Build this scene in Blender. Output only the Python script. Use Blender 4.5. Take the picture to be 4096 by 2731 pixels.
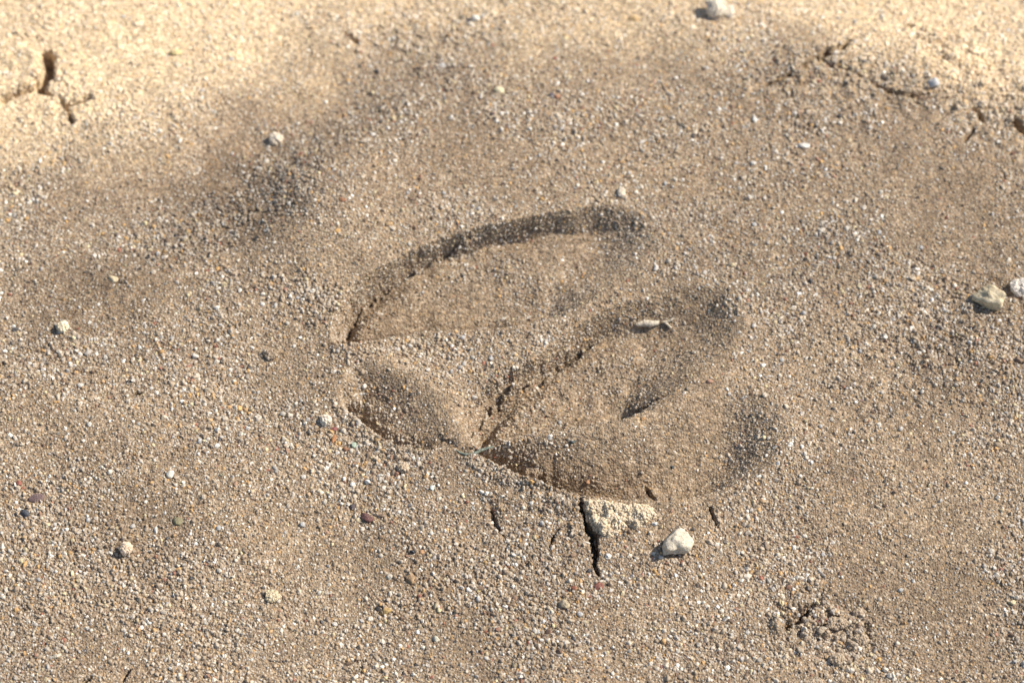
import bpy, bmesh, math, random
import numpy as np
from mathutils import Vector

# ------------------------------------------------------------------ camera, sky, sun, exposure
scene = bpy.context.scene
for o in list(bpy.data.objects):
    bpy.data.objects.remove(o, do_unlink=True)
COL = scene.collection
R = math.radians
PITCH, LENS, DIST = R(58), 85.0, 0.406
PW, PH = 4096.0, 2731.0
cam_d = bpy.data.cameras.new('camera'); cam = bpy.data.objects.new('camera', cam_d); COL.objects.link(cam)
cam_d.lens = LENS; cam_d.sensor_width = 36.0; cam_d.clip_start = 0.005; cam_d.clip_end = 100.0
cam.location = (0, -DIST * math.cos(PITCH), DIST * math.sin(PITCH))
cam.rotation_euler = (math.pi / 2 - PITCH, 0, 0)
scene.camera = cam
cam_d.dof.use_dof = True; cam_d.dof.focus_distance = 0.386; cam_d.dof.aperture_fstop = 20.0

SUN_EL, SUN_AZ = R(41), R(20)          # azimuth measured from +X (right) towards +Y (away)
world = bpy.data.worlds.new('World'); scene.world = world; world.use_nodes = True
wn = world.node_tree
sky = wn.nodes.new('ShaderNodeTexSky'); sky.sky_type = 'NISHITA'; sky.sun_disc = False
sky.sun_elevation = SUN_EL; sky.sun_rotation = math.pi / 2 - SUN_AZ
bg = wn.nodes['Background']; bg.inputs[1].default_value = 0.085
wn.links.new(sky.outputs[0], bg.inputs[0])
sd = bpy.data.lights.new('sun', 'SUN'); sun = bpy.data.objects.new('sun', sd); COL.objects.link(sun)
sd.energy = 4.2; sd.angle = R(1.2); sd.color = (1.0, 0.93, 0.83)
sdir = Vector((math.cos(SUN_EL) * math.cos(SUN_AZ), math.cos(SUN_EL) * math.sin(SUN_AZ), math.sin(SUN_EL)))
sun.rotation_euler = sdir.to_track_quat('Z', 'Y').to_euler(); sun.location = sdir * 3
vs = scene.view_settings
vs.view_transform = 'Standard'; vs.look = 'None'; vs.gamma = 1.0; vs.exposure = 0.72; vs.use_curve_mapping = False

rng = np.random.default_rng(7); random.seed(7)
MM = 0.001

# ------------------------------------------------------------------ pixel -> ground (mm), for laying things out on the sand
def px2g(p, z=0.0):
    p = np.atleast_2d(np.asarray(p, float))
    u = (p[:, 0] - PW / 2) / PW * 36.0 / LENS
    v = -(p[:, 1] - PH / 2) / PW * 36.0 / LENS
    sp, cp = math.sin(PITCH), math.cos(PITCH)
    dx, dy, dz = u, cp + v * sp, -sp + v * cp
    t = (z * MM - DIST * sp) / dz
    return np.stack([dx * t, -DIST * cp + dy * t], 1) / MM
PXMM = 36.0 / LENS * DIST / PW / MM      # mm per photo pixel near the centre

# ------------------------------------------------------------------ noise
def lattice(seed, n=256):
    return np.random.default_rng(seed).uniform(-1, 1, (n, n))
_L = {}
def vnoise(x, y, scale, seed):
    """smooth value noise, feature size = scale (mm)"""
    if seed not in _L: _L[seed] = lattice(seed)
    g = _L[seed]; n = g.shape[0]
    a, b = x / scale + 91.7, y / scale + 37.3
    i, j = np.floor(a).astype(int), np.floor(b).astype(int)
    f, h = a - i, b - j
    f = f * f * f * (f * (f * 6 - 15) + 10); h = h * h * h * (h * (h * 6 - 15) + 10)
    i0, i1, j0, j1 = i % n, (i + 1) % n, j % n, (j + 1) % n
    return (g[i0, j0] * (1 - f) + g[i1, j0] * f) * (1 - h) + (g[i0, j1] * (1 - f) + g[i1, j1] * f) * h
def fbm(x, y, scale, seed, octv=3):
    s = 0; a = 1
    for k in range(octv):
        s = s + a * vnoise(x, y, scale / 2 ** k, seed + 17 * k); a *= 0.5
    return s
def sst(a, b, x):
    t = np.clip((x - a) / (b - a), 0, 1); return t * t * (3 - 2 * t)

# ------------------------------------------------------------------ outlines of the print (photo pixels, wall steepness)
def catmull(pts, closed=True, sub=5):
    P = np.asarray(pts, float); n = len(P); out = []
    rngi = range(n) if closed else range(n - 1)
    for i in rngi:
        if closed: a, b, c, d = P[i - 1], P[i], P[(i + 1) % n], P[(i + 2) % n]
        else: a, b, c, d = P[max(i - 1, 0)], P[i], P[i + 1], P[min(i + 2, n - 1)]
        for t in np.linspace(0, 1, sub, endpoint=False):
            out.append(0.5 * ((2 * b) + (c - a) * t + (2 * a - 5 * b + 4 * c - d) * t * t + (3 * b - a - 3 * c + d) * t ** 3))
    if not closed: out.append(P[-1])
    return np.array(out)
S, M_, G = 4.0, 1.3, 0.42      # steep wall, medium, gentle
OUT_A = [(1335, 1385, S), (1328, 1330, S), (1350, 1250, S), (1420, 1160, S), (1560, 1065, S), (1750, 975, S), (1950, 918, 3.0), (2150, 880, 2.4),
         (2330, 846, 1.5), (2430, 832, 1.1), (2545, 850, .8), (2605, 920, .54), (2600, 1025, .52), (2490, 1140, .60), (2350, 1225, .8), (2230, 1280, 1.4),
         (2068, 1312, 2.0), (1807, 1325, 2.6), (1612, 1345, 4.0), (1440, 1385, S)]
OUT_B = [(1872, 1760, S), (1885, 1660, S), (1975, 1550, 3.2), (2118, 1450, 3.2), (2238, 1352, 3.0), (2371, 1266, 2.4), (2502, 1208, 1.3), (2664, 1156, .8),
         (2827, 1134, .6), (2935, 1166, .46), (2985, 1264, .45), (2945, 1394, .46), (2849, 1475, .5), (2740, 1550, .70), (2643, 1622, 1.0), (2500, 1684, 2.6),
         (2285, 1722, 3.0), (2144, 1738, 3.0), (2003, 1788, 3.5), (1915, 1806, 4.0)]
OUT_C = [(1868, 1800, S), (1990, 1790, 2.2), (2130, 1755, 1.2), (2320, 1735, .75), (2520, 1690, .58), (2690, 1620, .50), (2860, 1540, .46), (3020, 1560, .44), (3125, 1650, .44),
         (3150, 1745, .47), (3110, 1850, .75), (2990, 1925, 1.4), (2850, 1985, 2.4), (2750, 2008, S), (2600, 2024, S), (2420, 2010, S), (2300, 1995, S), (2150, 1945, S), (2000, 1880, S)]
OUT_D = [(1366, 1545, 1.2), (1352, 1600, 2.0), (1385, 1655, 3.5), (1460, 1715, S), (1570, 1790, S), (1700, 1812, S), (1810, 1802, 2.5), (1842, 1784, .6), (1836, 1690, .34),
         (1790, 1600, .38), (1700, 1530, .46), (1600, 1470, .55), (1490, 1440, .7), (1395, 1470, 1.0)]
def ground_outline(o):
    o = np.array(o, float); g = px2g(o[:, :2])
    return catmull(np.column_stack([g, o[:, 2]]))
POLY = {k: ground_outline(v) for k, v in dict(A=OUT_A, B=OUT_B, C=OUT_C, D=OUT_D).items()}

def poly_sd(x, y, P, pad=8.0):
    """inside distance (mm, positive inside, negative outside) and the depth the walls allow"""
    d = np.full(x.shape, -99.0); k = np.ones(x.shape); kn = np.ones(x.shape)
    m = (x > P[:, 0].min() - pad) & (x < P[:, 0].max() + pad) & (y > P[:, 1].min() - pad) & (y < P[:, 1].max() + pad)
    X, Y = x[m], y[m]
    best = np.full(X.shape, 1e9); kk = np.full(X.shape, 1e9); ks = np.ones(X.shape); ins = np.zeros(X.shape, bool)
    n = len(P)
    for i in range(n):
        ax, ay, ak = P[i]; bx, by, bk = P[(i + 1) % n]
        ex, ey = bx - ax, by - ay
        t = np.clip(((X - ax) * ex + (Y - ay) * ey) / (ex * ex + ey * ey + 1e-12), 0, 1)
        q = (X - ax - t * ex) ** 2 + (Y - ay - t * ey) ** 2
        c = q < best; ks[c] = (ak + t * (bk - ak))[c]
        best = np.minimum(best, q); kt = ak + t * (bk - ak); rr = 2.2 * np.clip(1.3 - kt, 0, 1)      # gentle edges roll over softly
        kk = np.minimum(kk, (np.sqrt(q + rr * rr) - rr) * kt * (1 + .25 * np.clip(1.3 - kt, 0, 1)))
        cr = ((ay > Y) != (by > Y)) & (X < ex * (Y - ay) / (ey if abs(ey) > 1e-9 else 1e-9) + ax)
        ins ^= cr
    b = np.sqrt(best); d[m] = np.where(ins, b, -b); k[m] = kk; kn[m] = ks
    poly_sd.near = kn
    return d, k
def line_d(x, y, L):
    """distance to an open polyline with per-vertex width; returns d/width"""
    best = np.full(x.shape, 99.0)
    pad = 4 * L[:, 2].max()
    m = (x > L[:, 0].min() - pad) & (x < L[:, 0].max() + pad) & (y > L[:, 1].min() - pad) & (y < L[:, 1].max() + pad)
    if not m.any(): return best
    X, Y = x[m], y[m]; bb = np.full(X.shape, 99.0)
    for i in range(len(L) - 1):
        ax, ay, aw = L[i]; bx, by, bw = L[i + 1]; ex, ey = bx - ax, by - ay
        t = np.clip(((X - ax) * ex + (Y - ay) * ey) / (ex * ex + ey * ey + 1e-12), 0, 1)
        bb = np.minimum(bb, np.hypot(X - ax - t * ex, Y - ay - t * ey) / (aw + t * (bw - aw)))
    best[m] = bb
    return best
CRACKS = [  # photo pixel x, y, full width; depth mm
    ([(2322, 2005, 18), (2345, 2080, 24), (2364, 2140, 31), (2380, 2200, 27), (2374, 2255, 16), (2384, 2285, 9), (2412, 2330, 3)], 5.0),
    ([(1962, 2030, 5), (1972, 2070, 15), (1990, 2110, 12), (2018, 2150, 3)], 1.5),
    ([(2200, 2194, 4), (2212, 2150, 13), (2246, 2112, 4)], 1.5),
    ([(3195, 285, 14), (3250, 243, 32), (3310, 215, 36), (3370, 180, 28), (3405, 152, 8)], 7.0),
    ([(3255, 238, 14), (3340, 275, 12), (3450, 312, 6), (3540, 362, 18), (3650, 392, 16), (3775, 368, 5)], 1.5),
    ([(3060, 350, 14), (3120, 330, 20), (3165, 305, 16)], 2.0),
    ([(0, 352, 30), (50, 322, 30), (110, 300, 30), (148, 278, 44), (182, 225, 52), (172, 165, 40), (158, 148, 16)], 5.5),
    ([(120, 296, 30), (190, 322, 24)], 2.6),
    ([(232, 345, 20), (252, 372, 26), (330, 345, 30), (345, 330, 10)], 2.6),
    ([(258, 385, 26), (272, 442, 18)], 3.2),
    ([(330, 2731, 16), (364, 2698, 4)], 1.5),
    ([(484, 2731, 18), (500, 2695, 13), (524, 2670, 4)], 1.6),
    ([(3140, 2510, 14), (3190, 2475, 34), (3250, 2410, 26)], 2.8),
    ([(3280, 2495, 20), (3350, 2462, 20)], 2.4),
    ([(2838, 2035, 5), (2852, 2075, 13), (2874, 2114, 3)], 1.4),
    ([(2588, 1898, 8), (2606, 1925, 16), (2626, 1942, 14)], 1.6),
    ([(2060, 1738, 8), (2180, 1706, 18), (2290, 1690, 26), (2390, 1670, 30), (2490, 1640, 28), (2590, 1602, 20), (2690, 1562, 6)], 2.2),
    ([(2050, 1856, 12), (2110, 1846, 22), (2160, 1878, 28), (2182, 1930, 28), (2200, 1950, 14)], 1.8),
    ([(1338, 1378, 14), (1372, 1368, 22), (1420, 1352, 14)], 2.2),
    ([(536, 1590, 14), (556, 1575, 16)], 1.6), ([(3660, 75, 24), (3630, 68, 14)], 2.2),
    ([(3860, 560, 14), (3900, 510, 12)], 1.5), ([(3900, 430, 24), (3940, 480, 20)], 2.0), ([(4060, 470, 30), (4096, 520, 30)], 2.5),
    ([(1370, 40, 10), (1420, 80, 18)], 1.4),
]
CR = []
for pts, dep in CRACKS:
    a = np.array(pts, float); g = px2g(a[:, :2])
    CR.append((catmull(np.column_stack([g, a[:, 2] * PXMM * 0.5]), closed=False, sub=4), dep))
ROUGH = [([(3120, 330), (3260, 250), (3500, 330), (3750, 400), (4100, 480)], 8.0, .4), ([(3760, 180), (3950, 330), (4120, 430)], 6.0, .5),
         ([(3180, 2500), (3330, 2470), (3400, 2500)], 6.0, .55), ([(1250, 600), (1050, 780), (800, 960)], 8.0, .18),
         ([(40, 260), (250, 360)], 6.0, .35), ([(1460, 1650), (1560, 1720)], 4.0, .28), ([(2100, 1880), (2160, 1950)], 4.0, .5),
         ([(1980, 2040), (2280, 2100)], 4.0, .35), ([(1650, 60), (1760, 150)], 6.0, .3), ([(3650, 1500), (4000, 1300)], 14, .25)]
for pts, zb, dep in [([(1350, 1378, 16), (1366, 1352, 26), (1388, 1302, 24), (1449, 1232, 20), (1558, 1156, 18), (1645, 1102, 22), (1760, 1052, 12), (1880, 1008, 4)], -5.0, 2.4),
                     ([(1874, 1788, 18), (1894, 1712, 32), (1959, 1634, 34), (2046, 1569, 32), (2176, 1503, 28), (2285, 1437, 22), (2393, 1372, 6)], -5.5, 3.2)]:   # seams at the foot of the walls
    a = np.array(pts, float)
    CR.append((catmull(np.column_stack([px2g(a[:, :2], zb), a[:, 2] * PXMM * 0.5]), closed=False, sub=4), dep))
RG = [(np.column_stack([px2g(p), np.full(len(p), w)]), a) for p, w, a in ROUGH]

PLATE = np.column_stack([px2g([(-300, 60), (60, 100), (150, 150), (172, 215), (140, 272), (60, 312), (-300, 420)]), np.ones(7)])
def gauss(x, y, p, sx, sy, ang=0.0):
    c = px2g([p])[0]; dx, dy = x - c[0], y - c[1]
    ca, sa = math.cos(ang), math.sin(ang)
    return np.exp(-0.5 * (((dx * ca + dy * sa) / sx) ** 2 + ((-dx * sa + dy * ca) / sy) ** 2))

def softmin(a, b, r):
    h = np.clip(0.5 + 0.5 * (b - a) / r, 0, 1)
    return b + (a - b) * h - r * h * (1 - h)

EDGE_TL = np.column_stack([px2g([(-900, 900), (0, 860), (420, 790), (740, 660), (1010, 510), (1300, 360), (1560, 200), (1700, 60), (1800, -200), (1900, -600)]), np.ones(10)])
def side_of(x, y, L):
    """signed distance to an open polyline, positive on its left-hand (upper-left) side"""
    best = np.full(x.shape, 1e9); sg = np.ones(x.shape)
    for i in range(len(L) - 1):
        ax, ay = L[i][:2]; bx, by = L[i + 1][:2]; ex, ey = bx - ax, by - ay
        t = np.clip(((x - ax) * ex + (y - ay) * ey) / (ex * ex + ey * ey), 0, 1)
        q = np.hypot(x - ax - t * ex, y - ay - t * ey)
        c = q < best; best[c] = q[c]; sg[c] = np.sign(ex * (y - ay) - ey * (x - ax))[c]
    return best * sg

def height(x, y, fine=True):
    shp = x.shape; x = x.ravel(); y = y.ravel()
    # gentle lie of the land
    z = 0.9 * vnoise(x, y, 45, 11) + 0.45 * vnoise(x, y, 17, 12) + 0.2 * vnoise(x, y, 7, 13)
    # bank that climbs away at the upper left, facing the low sun, with a trough at its foot
    s = side_of(x, y, EDGE_TL)
    z += 0.10 * np.clip(s, 0, 60) * sst(0, 14, s)
    z -= 0.20 * np.clip(y - 42 - .25 * x, 0, 60) * sst(0, 12, y - 42 - .25 * x)
    z -= 2.2 * np.exp(-((s + 2.0) / 8.0) ** 2) * (1 - sst(-36, -14, x))
    z += 2.6 * gauss(x, y, (1300, 860), 8, 8) + 1.3 * gauss(x, y, (900, 1250), 22, 9, .5)
    z -= 2.2 * gauss(x, y, (930, 850), 10, 6, .75) + 0.9 * gauss(x, y, (1100, 690), 6, 5, .75)
    # bank at the upper right
    tr = px2g([(3560, 260)])[0]; q = (x - tr[0]) * 0.35 + (y - tr[1]) * 0.95
    z -= np.where(y > 20, 0.10 * np.clip(q, 0, 40), 0) * sst(20, 40, x)
    # raised lips round the print
    zz = 0 * x
    wob = 0.34 * vnoise(x, y, 3.2, 21) + 0.16 * vnoise(x, y, 1.3, 22)
    dep = {'A': ((1350, 1350), 6.0, (2580, 930), 4.3), 'B': ((1900, 1720), 7.4, (2940, 1230), 5.0),
           'C': ((2050, 1890), 8.6, (3120, 1740), 5.8), 'D': ((1480, 1680), 6.4, (1840, 1640), 4.6)}
    imp = 0 * x; lip = 0 * x
    for kx, P in POLY.items():
        d, k = poly_sd(x, y, P, 14)
        p0, h0, p1, h1 = dep[kx]; g0, g1 = px2g([p0])[0], px2g([p1])[0]; e = g1 - g0
        t = np.clip(((x - g0[0]) * e[0] + (y - g0[1]) * e[1]) / (e @ e), 0, 1)
        fl = h1 + (h0 - h1) * (1 - t) ** 2 - .5 * np.exp(-((t - .55) / .25) ** 2) + 0.4 * vnoise(x, y, 6, 31) + 0.22 * vnoise(x, y, 2.2, 32)
        groove = ((.9 if kx in 'AB' else .5) + 1.6 * sst(.4, 0, t)) * sst(1.3, 3.0, poly_sd.near) * np.exp(-((d - 1.7) / 1.4) ** 2) * sst(.1, 1.2, d)     # the hoof's edge cuts deepest
        di = np.clip(d + wob * sst(-1, 3, d + 1), 0, None)
        imp = np.maximum(imp, np.where(d > -1, groove + softmin(k * np.clip(di / np.maximum(d, .05), 0, 3), fl, .8 + 1.6 * sst(1.6, .6, poly_sd.near)), 0) * (d > -0.8))
        lip = np.maximum(lip, np.where(d > -14, np.exp(-np.clip(-d, 0, 99) / 4.0), 0) * (1.5 if kx in 'CD' else .9))
    z += 0.9 * lip * (imp <= 0.01) + 0.9 * lip * (imp > 0.01)
    # the ground inside the whole print sags a little (ridges between the toes lie below the rim)
    cx = px2g([(2150, 1480)])[0]
    z -= 1.1 * np.exp(-0.5 * (((x - cx[0]) / 24) ** 2 + ((y - cx[1] - (x - cx[0]) * .15) / 12) ** 2))
    z -= np.clip(imp, 0, None)
    # crumbly ground
    ra = 0 * x
    for L, a in RG:
        ra = np.maximum(ra, a * np.exp(-line_d(x, y, L) ** 2))
    z += ra * (1.5 * np.abs(vnoise(x, y, 2.4, 41)) + 0.9 * vnoise(x, y, 1.2, 42) - 0.6)
    # cracks, with frayed edges
    cw = 0.6 * vnoise(x, y, 1.5, 51) + 0.4 * vnoise(x, y, .6, 52)
    for L, dp in CR:
        q = line_d(x, y, L)
        z -= dp * (1 - sst(0.55, 1.25, q + cw)) * (q < 4)
    # broken plate at the upper left, edge lifted
    if fine:
        z += 0.09 * vnoise(x, y, 1.0, 61) + 0.05 * vnoise(x, y, 0.5, 62)
    d, _ = poly_sd(x, y, PLATE); z += 1.3 * sst(-.2, 1.2, d + .6 * vnoise(x, y, 2, 63))
    return z.reshape(shp)

PAINTED_DARK = [(np.column_stack([px2g(p), np.full(len(p), w)]), a) for p, w, a in [  # trough's shade painted into the tone, plus its coarse, dust-free dark grains
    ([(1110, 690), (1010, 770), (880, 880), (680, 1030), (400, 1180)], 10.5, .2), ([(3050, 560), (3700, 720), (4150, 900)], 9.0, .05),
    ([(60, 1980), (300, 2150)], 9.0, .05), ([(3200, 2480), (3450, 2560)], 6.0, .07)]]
def dryness_and_shade(x, y):
    """0 damp and dark .. 1 dry, pale crust"""
    shp = x.shape; x = x.ravel(); y = y.ravel()
    s = side_of(x, y, EDGE_TL)
    d = sst(-4, 30, s + 5 * vnoise(x, y, 14, 71) + 2 * vnoise(x, y, 4, 72))
    tr = px2g([(3560, 270)])[0]; q = (x - tr[0]) * 0.45 + (y - tr[1]) * 0.9
    d = np.maximum(d, sst(-9, 12, q + 3 * vnoise(x, y, 10, 73) + 1.5 * vnoise(x, y, 3, 74)) * sst(-10, 25, x))
    tp = px2g([(2500, 150)])[0]
    d = np.maximum(d, 0.75 * sst(-10, 14, y - tp[1] + 4 * vnoise(x, y, 12, 75)))
    d = 0.25 + 0.06 * vnoise(x, y, 22, 76) + 0.05 * vnoise(x, y, 6, 77) + .75 * d
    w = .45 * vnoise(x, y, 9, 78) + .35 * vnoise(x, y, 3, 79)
    for Lp, a in PAINTED_DARK: d -= a * np.exp(-(line_d(x, y, Lp) + w) ** 2)
    d = np.clip(d, 0, 1)
    return d.reshape(shp)

# ------------------------------------------------------------------ materials
def mat(name):
    m = bpy.data.materials.new(name); m.use_nodes = True
    return m, m.node_tree.nodes, m.node_tree.links, m.node_tree.nodes['Principled BSDF']
def ramp(nodes, stops, interp='LINEAR'):
    r = nodes.new('ShaderNodeValToRGB'); cr = r.color_ramp; cr.interpolation = interp
    while len(cr.elements) < len(stops): cr.elements.new(0.5)
    for e, (p, c) in zip(cr.elements, stops): e.position = p; e.color = (*c, 1)
    return r
DARK = (0.165, 0.120, 0.080); DAMP = (0.294, 0.225, 0.154); DRY = (0.66, 0.525, 0.345)
def sand_material():
    m, N, L, B = mat('sand_matrix')
    tc = N.new('ShaderNodeTexCoord')
    at = N.new('ShaderNodeAttribute'); at.attribute_name = 'dry'
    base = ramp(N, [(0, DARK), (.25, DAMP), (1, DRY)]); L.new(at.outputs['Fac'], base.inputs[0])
    v1 = N.new('ShaderNodeTexVoronoi'); v1.inputs['Scale'].default_value = 2600; L.new(tc.outputs['Object'], v1.inputs['Vector'])
    sep = N.new('ShaderNodeSeparateColor'); L.new(v1.outputs['Color'], sep.inputs[0])
    pal = ramp(N, [(0, (.35, .30, .28)), (.18, (.62, .56, .50)), (.45, (.95, .92, .88)), (.72, (1.15, 1.1, 1.05)), (.86, (1.35, 1.15, .85)), (.93, (1.7, 1.75, 1.8)), (1, (1.9, 1.95, 2.0))])
    L.new(sep.outputs[0], pal.inputs[0])
    mul = N.new('ShaderNodeMix'); mul.data_type = 'RGBA'; mul.blend_type = 'MULTIPLY'; mul.inputs[0].default_value = 0.8
    L.new(base.outputs[0], mul.inputs[6]); L.new(pal.outputs[0], mul.inputs[7])
    n1 = N.new('ShaderNodeTexNoise'); n1.inputs['Scale'].default_value = 260; n1.inputs['Detail'].default_value = 5; L.new(tc.outputs['Object'], n1.inputs['Vector'])
    r2 = ramp(N, [(.3, (.82, .81, .80)), (.7, (1.12, 1.11, 1.10))]); L.new(n1.outputs['Fac'], r2.inputs[0])
    mul2 = N.new('ShaderNodeMix'); mul2.data_type = 'RGBA'; mul2.blend_type = 'MULTIPLY'; mul2.inputs[0].default_value = 1
    L.new(mul.outputs[2], mul2.inputs[6]); L.new(r2.outputs[0], mul2.inputs[7])
    L.new(mul2.outputs[2], B.inputs['Base Color'])
    B.inputs['Roughness'].default_value = 0.85; B.inputs['Specular IOR Level'].default_value = 0.25
    b1 = N.new('ShaderNodeBump'); b1.inputs['Strength'].default_value = 0.9; b1.inputs['Distance'].default_value = 0.00022; b1.invert = True
    L.new(v1.outputs['Distance'], b1.inputs['Height'])
    n2 = N.new('ShaderNodeTexNoise'); n2.inputs['Scale'].default_value = 1500; n2.inputs['Detail'].default_value = 4; L.new(tc.outputs['Object'], n2.inputs['Vector'])
    b2 = N.new('ShaderNodeBump'); b2.inputs['Strength'].default_value = 0.7; b2.inputs['Distance'].default_value = 0.0005
    L.new(n2.outputs['Fac'], b2.inputs['Height']); L.new(b1.outputs[0], b2.inputs['Normal']); L.new(b2.outputs[0], B.inputs['Normal'])
    return m
def grain_material():
    m, N, L, B = mat('sand_grain')
    at = N.new('ShaderNodeAttribute'); at.attribute_type = 'INSTANCER'; at.attribute_name = 'gcol'
    tc = N.new('ShaderNodeTexCoord')
    n = N.new('ShaderNodeTexNoise'); n.inputs['Scale'].default_value = 2.2; n.inputs['Detail'].default_value = 3; L.new(tc.outputs['Object'], n.inputs['Vector'])
    r = ramp(N, [(.3, (.8, .79, .78)), (.7, (1.1, 1.1, 1.1))]); L.new(n.outputs['Fac'], r.inputs[0])
    mx = N.new('ShaderNodeMix'); mx.data_type = 'RGBA'; mx.blend_type = 'MULTIPLY'; mx.inputs[0].default_value = 1
    L.new(at.outputs['Color'], mx.inputs[6]); L.new(r.outputs[0], mx.inputs[7]); L.new(mx.outputs[2], B.inputs['Base Color'])
    B.inputs['Roughness'].default_value = 0.55; B.inputs['Specular IOR Level'].default_value = 0.3
    return m
M_SAND, M_GRAIN = sand_material(), grain_material()
_pm = {}
def stone_material(c1, c2=None, rough=0.7, speck=0.25, scale=900.0):
    key = (c1, c2, rough, speck, scale)
    if key in _pm: return _pm[key]
    c2 = c2 or tuple(v * 0.72 for v in c1)
    m, N, L, B = mat('stone')
    tc = N.new('ShaderNodeTexCoord')
    n = N.new('ShaderNodeTexNoise'); n.inputs['Scale'].default_value = scale; n.inputs['Detail'].default_value = 6; n.inputs['Roughness'].default_value = .65
    L.new(tc.outputs['Object'], n.inputs['Vector'])
    r = ramp(N, [(.36, c2), (.58, c1), (.8, tuple(min(1, v * 1.15) for v in c1))]); L.new(n.outputs['Fac'], r.inputs[0])
    v = N.new('ShaderNodeTexVoronoi'); v.inputs['Scale'].default_value = 4200; L.new(tc.outputs['Object'], v.inputs['Vector'])
    s = N.new('ShaderNodeSeparateColor'); L.new(v.outputs['Color'], s.inputs[0])
    r3 = ramp(N, [(.1, (.5, .45, .4)), (.3, (1, 1, 1)), (1, (1.1, 1.1, 1.1))]); L.new(s.outputs[0], r3.inputs[0])
    mx = N.new('ShaderNodeMix'); mx.data_type = 'RGBA'; mx.blend_type = 'MULTIPLY'; mx.inputs[0].default_value = speck
    L.new(r.outputs[0], mx.inputs[6]); L.new(r3.outputs[0], mx.inputs[7]); L.new(mx.outputs[2], B.inputs['Base Color'])
    B.inputs['Roughness'].default_value = rough; B.inputs['Specular IOR Level'].default_value = 0.4
    b = N.new('ShaderNodeBump'); b.inputs['Strength'].default_value = 0.9; b.inputs['Distance'].default_value = 0.0006
    L.new(n.outputs['Fac'], b.inputs['Height']); L.new(b.outputs[0], B.inputs['Normal'])
    _pm[key] = m
    return m

# ------------------------------------------------------------------ helpers
def link(o, parent=None):
    COL.objects.link(o)
    if parent is not None: o.parent = parent
    return o
def tag(o, label, cat, group=None):
    o['label'] = label; o['category'] = cat
    if group: o['group'] = group
    return o
def mesh_np(name, V, F, material):
    me = bpy.data.meshes.new(name)
    me.vertices.add(len(V)); me.vertices.foreach_set('co', np.asarray(V, np.float32).ravel())
    F = np.asarray(F, np.int32); k = F.shape[1]
    me.loops.add(F.size); me.loops.foreach_set('vertex_index', F.ravel())
    me.polygons.add(len(F)); me.polygons.foreach_set('loop_start', np.arange(0, F.size, k, dtype=np.int32))
    me.polygons.foreach_set('use_smooth', np.ones(len(F), bool))
    me.update(calc_edges=True); me.materials.append(material)
    return me

# ------------------------------------------------------------------ the sand, one height field cut into the ground and the parts of the print
def axis(parts):
    out = []
    for a, b, st in parts:
        n = max(2, int(round((b - a) / st))); out.append(np.linspace(a, b, n, endpoint=False))
    out.append([parts[-1][1]])
    return np.concatenate(out)
far = lambda a, b, n: np.sign(a) * np.geomspace(abs(a), abs(b), n)
ax = np.concatenate([far(-3000, -150, 26)[:-1], axis([(-150, -96, .7), (-96, -34, .30), (-34, 50, .21), (50, 96, .30), (96, 150, .7)]), far(150, 3000, 26)[1:]])
ay = np.concatenate([far(-3000, -130, 26)[:-1], axis([(-130, -68, .7), (-68, -48, .30), (-48, 30, .21), (30, 88, .32), (88, 150, .7)]), far(150, 3000, 26)[1:]])
GX, GY = np.meshgrid(ax, ay, indexing='ij')
GZ = height(GX, GY)
def slump(Z, p, radius, sig, ang=0.0, asp=1.0):
    """loose sand has slid together here: round off the creases around photo pixel p"""
    w = gauss(GX, GY, p, radius, radius * asp, ang); B = Z.copy(); st = .21; n = int(3 * sig / st); k = np.exp(-.5 * (np.arange(-n, n + 1) * st / sig) ** 2); k /= k.sum()
    i = np.where((ax > -34) & (ax < 50))[0]; j = np.where((ay > -48) & (ay < 30))[0]; sub = Z[np.ix_(i, j)]
    for a in (0, 1): sub = np.apply_along_axis(lambda v: np.convolve(np.pad(v, n, mode='edge'), k, 'valid'), a, sub)
    B[np.ix_(i, j)] = sub
    w = np.clip(1.5 * w - .15, 0, 1)
    return Z * (1 - w) + B * w + w * (.10 * vnoise(GX, GY, 1.2, 64) + .05 * vnoise(GX, GY, .5, 65))
GZ = slump(GZ, (2940, 1740), 8.0, 1.5, .3, .9)
GZ = slump(GZ, (2780, 1480), 6.0, 1.6, .6, .7)
GZ = slump(GZ, (2500, 1040), 5.0, 1.4)
GZ = slump(GZ, (1720, 1620), 5.0, 1.4, 0, .8)
fade = 1 - sst(150, 420, np.hypot(GX, GY)); GZ = GZ * fade
DR = dryness_and_shade(GX, GY)
nx, ny = len(ax), len(ay)
VX = np.stack([GX, GY, GZ], -1).reshape(-1, 3) * MM
idx = np.arange(nx * ny).reshape(nx, ny)
FQ = np.stack([idx[:-1, :-1], idx[1:, :-1], idx[1:, 1:], idx[:-1, 1:]], -1).reshape(-1, 4)
fcx = (0.5 * (GX[:-1, :-1] + GX[1:, 1:])).ravel(); fcy = (0.5 * (GY[:-1, :-1] + GY[1:, 1:])).ravel()
RIDGE = catmull(px2g([(1330, 1420), (1620, 1340), (2070, 1300), (2350, 1210), (2560, 1060), (2680, 1080), (2660, 1180), (2380, 1260), (2230, 1370), (1990, 1550), (1890, 1680), (1720, 1600), (1520, 1530), (1370, 1540)]))
RIDGE = np.column_stack([RIDGE, np.ones(len(RIDGE))])
def region(x, y):
    """0 open ground, 1..4 the impressions, 5 the ridge between them"""
    reg = np.zeros(x.shape, int)
    d, _ = poly_sd(x, y, RIDGE); reg[d > 0] = 5
    for i, kx in ((4, 'D'), (1, 'A'), (2, 'B'), (3, 'C')):
        d, _ = poly_sd(x, y, POLY[kx]); reg[d > -0.5] = i
    return reg
FR = region(fcx, fcy)
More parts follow.
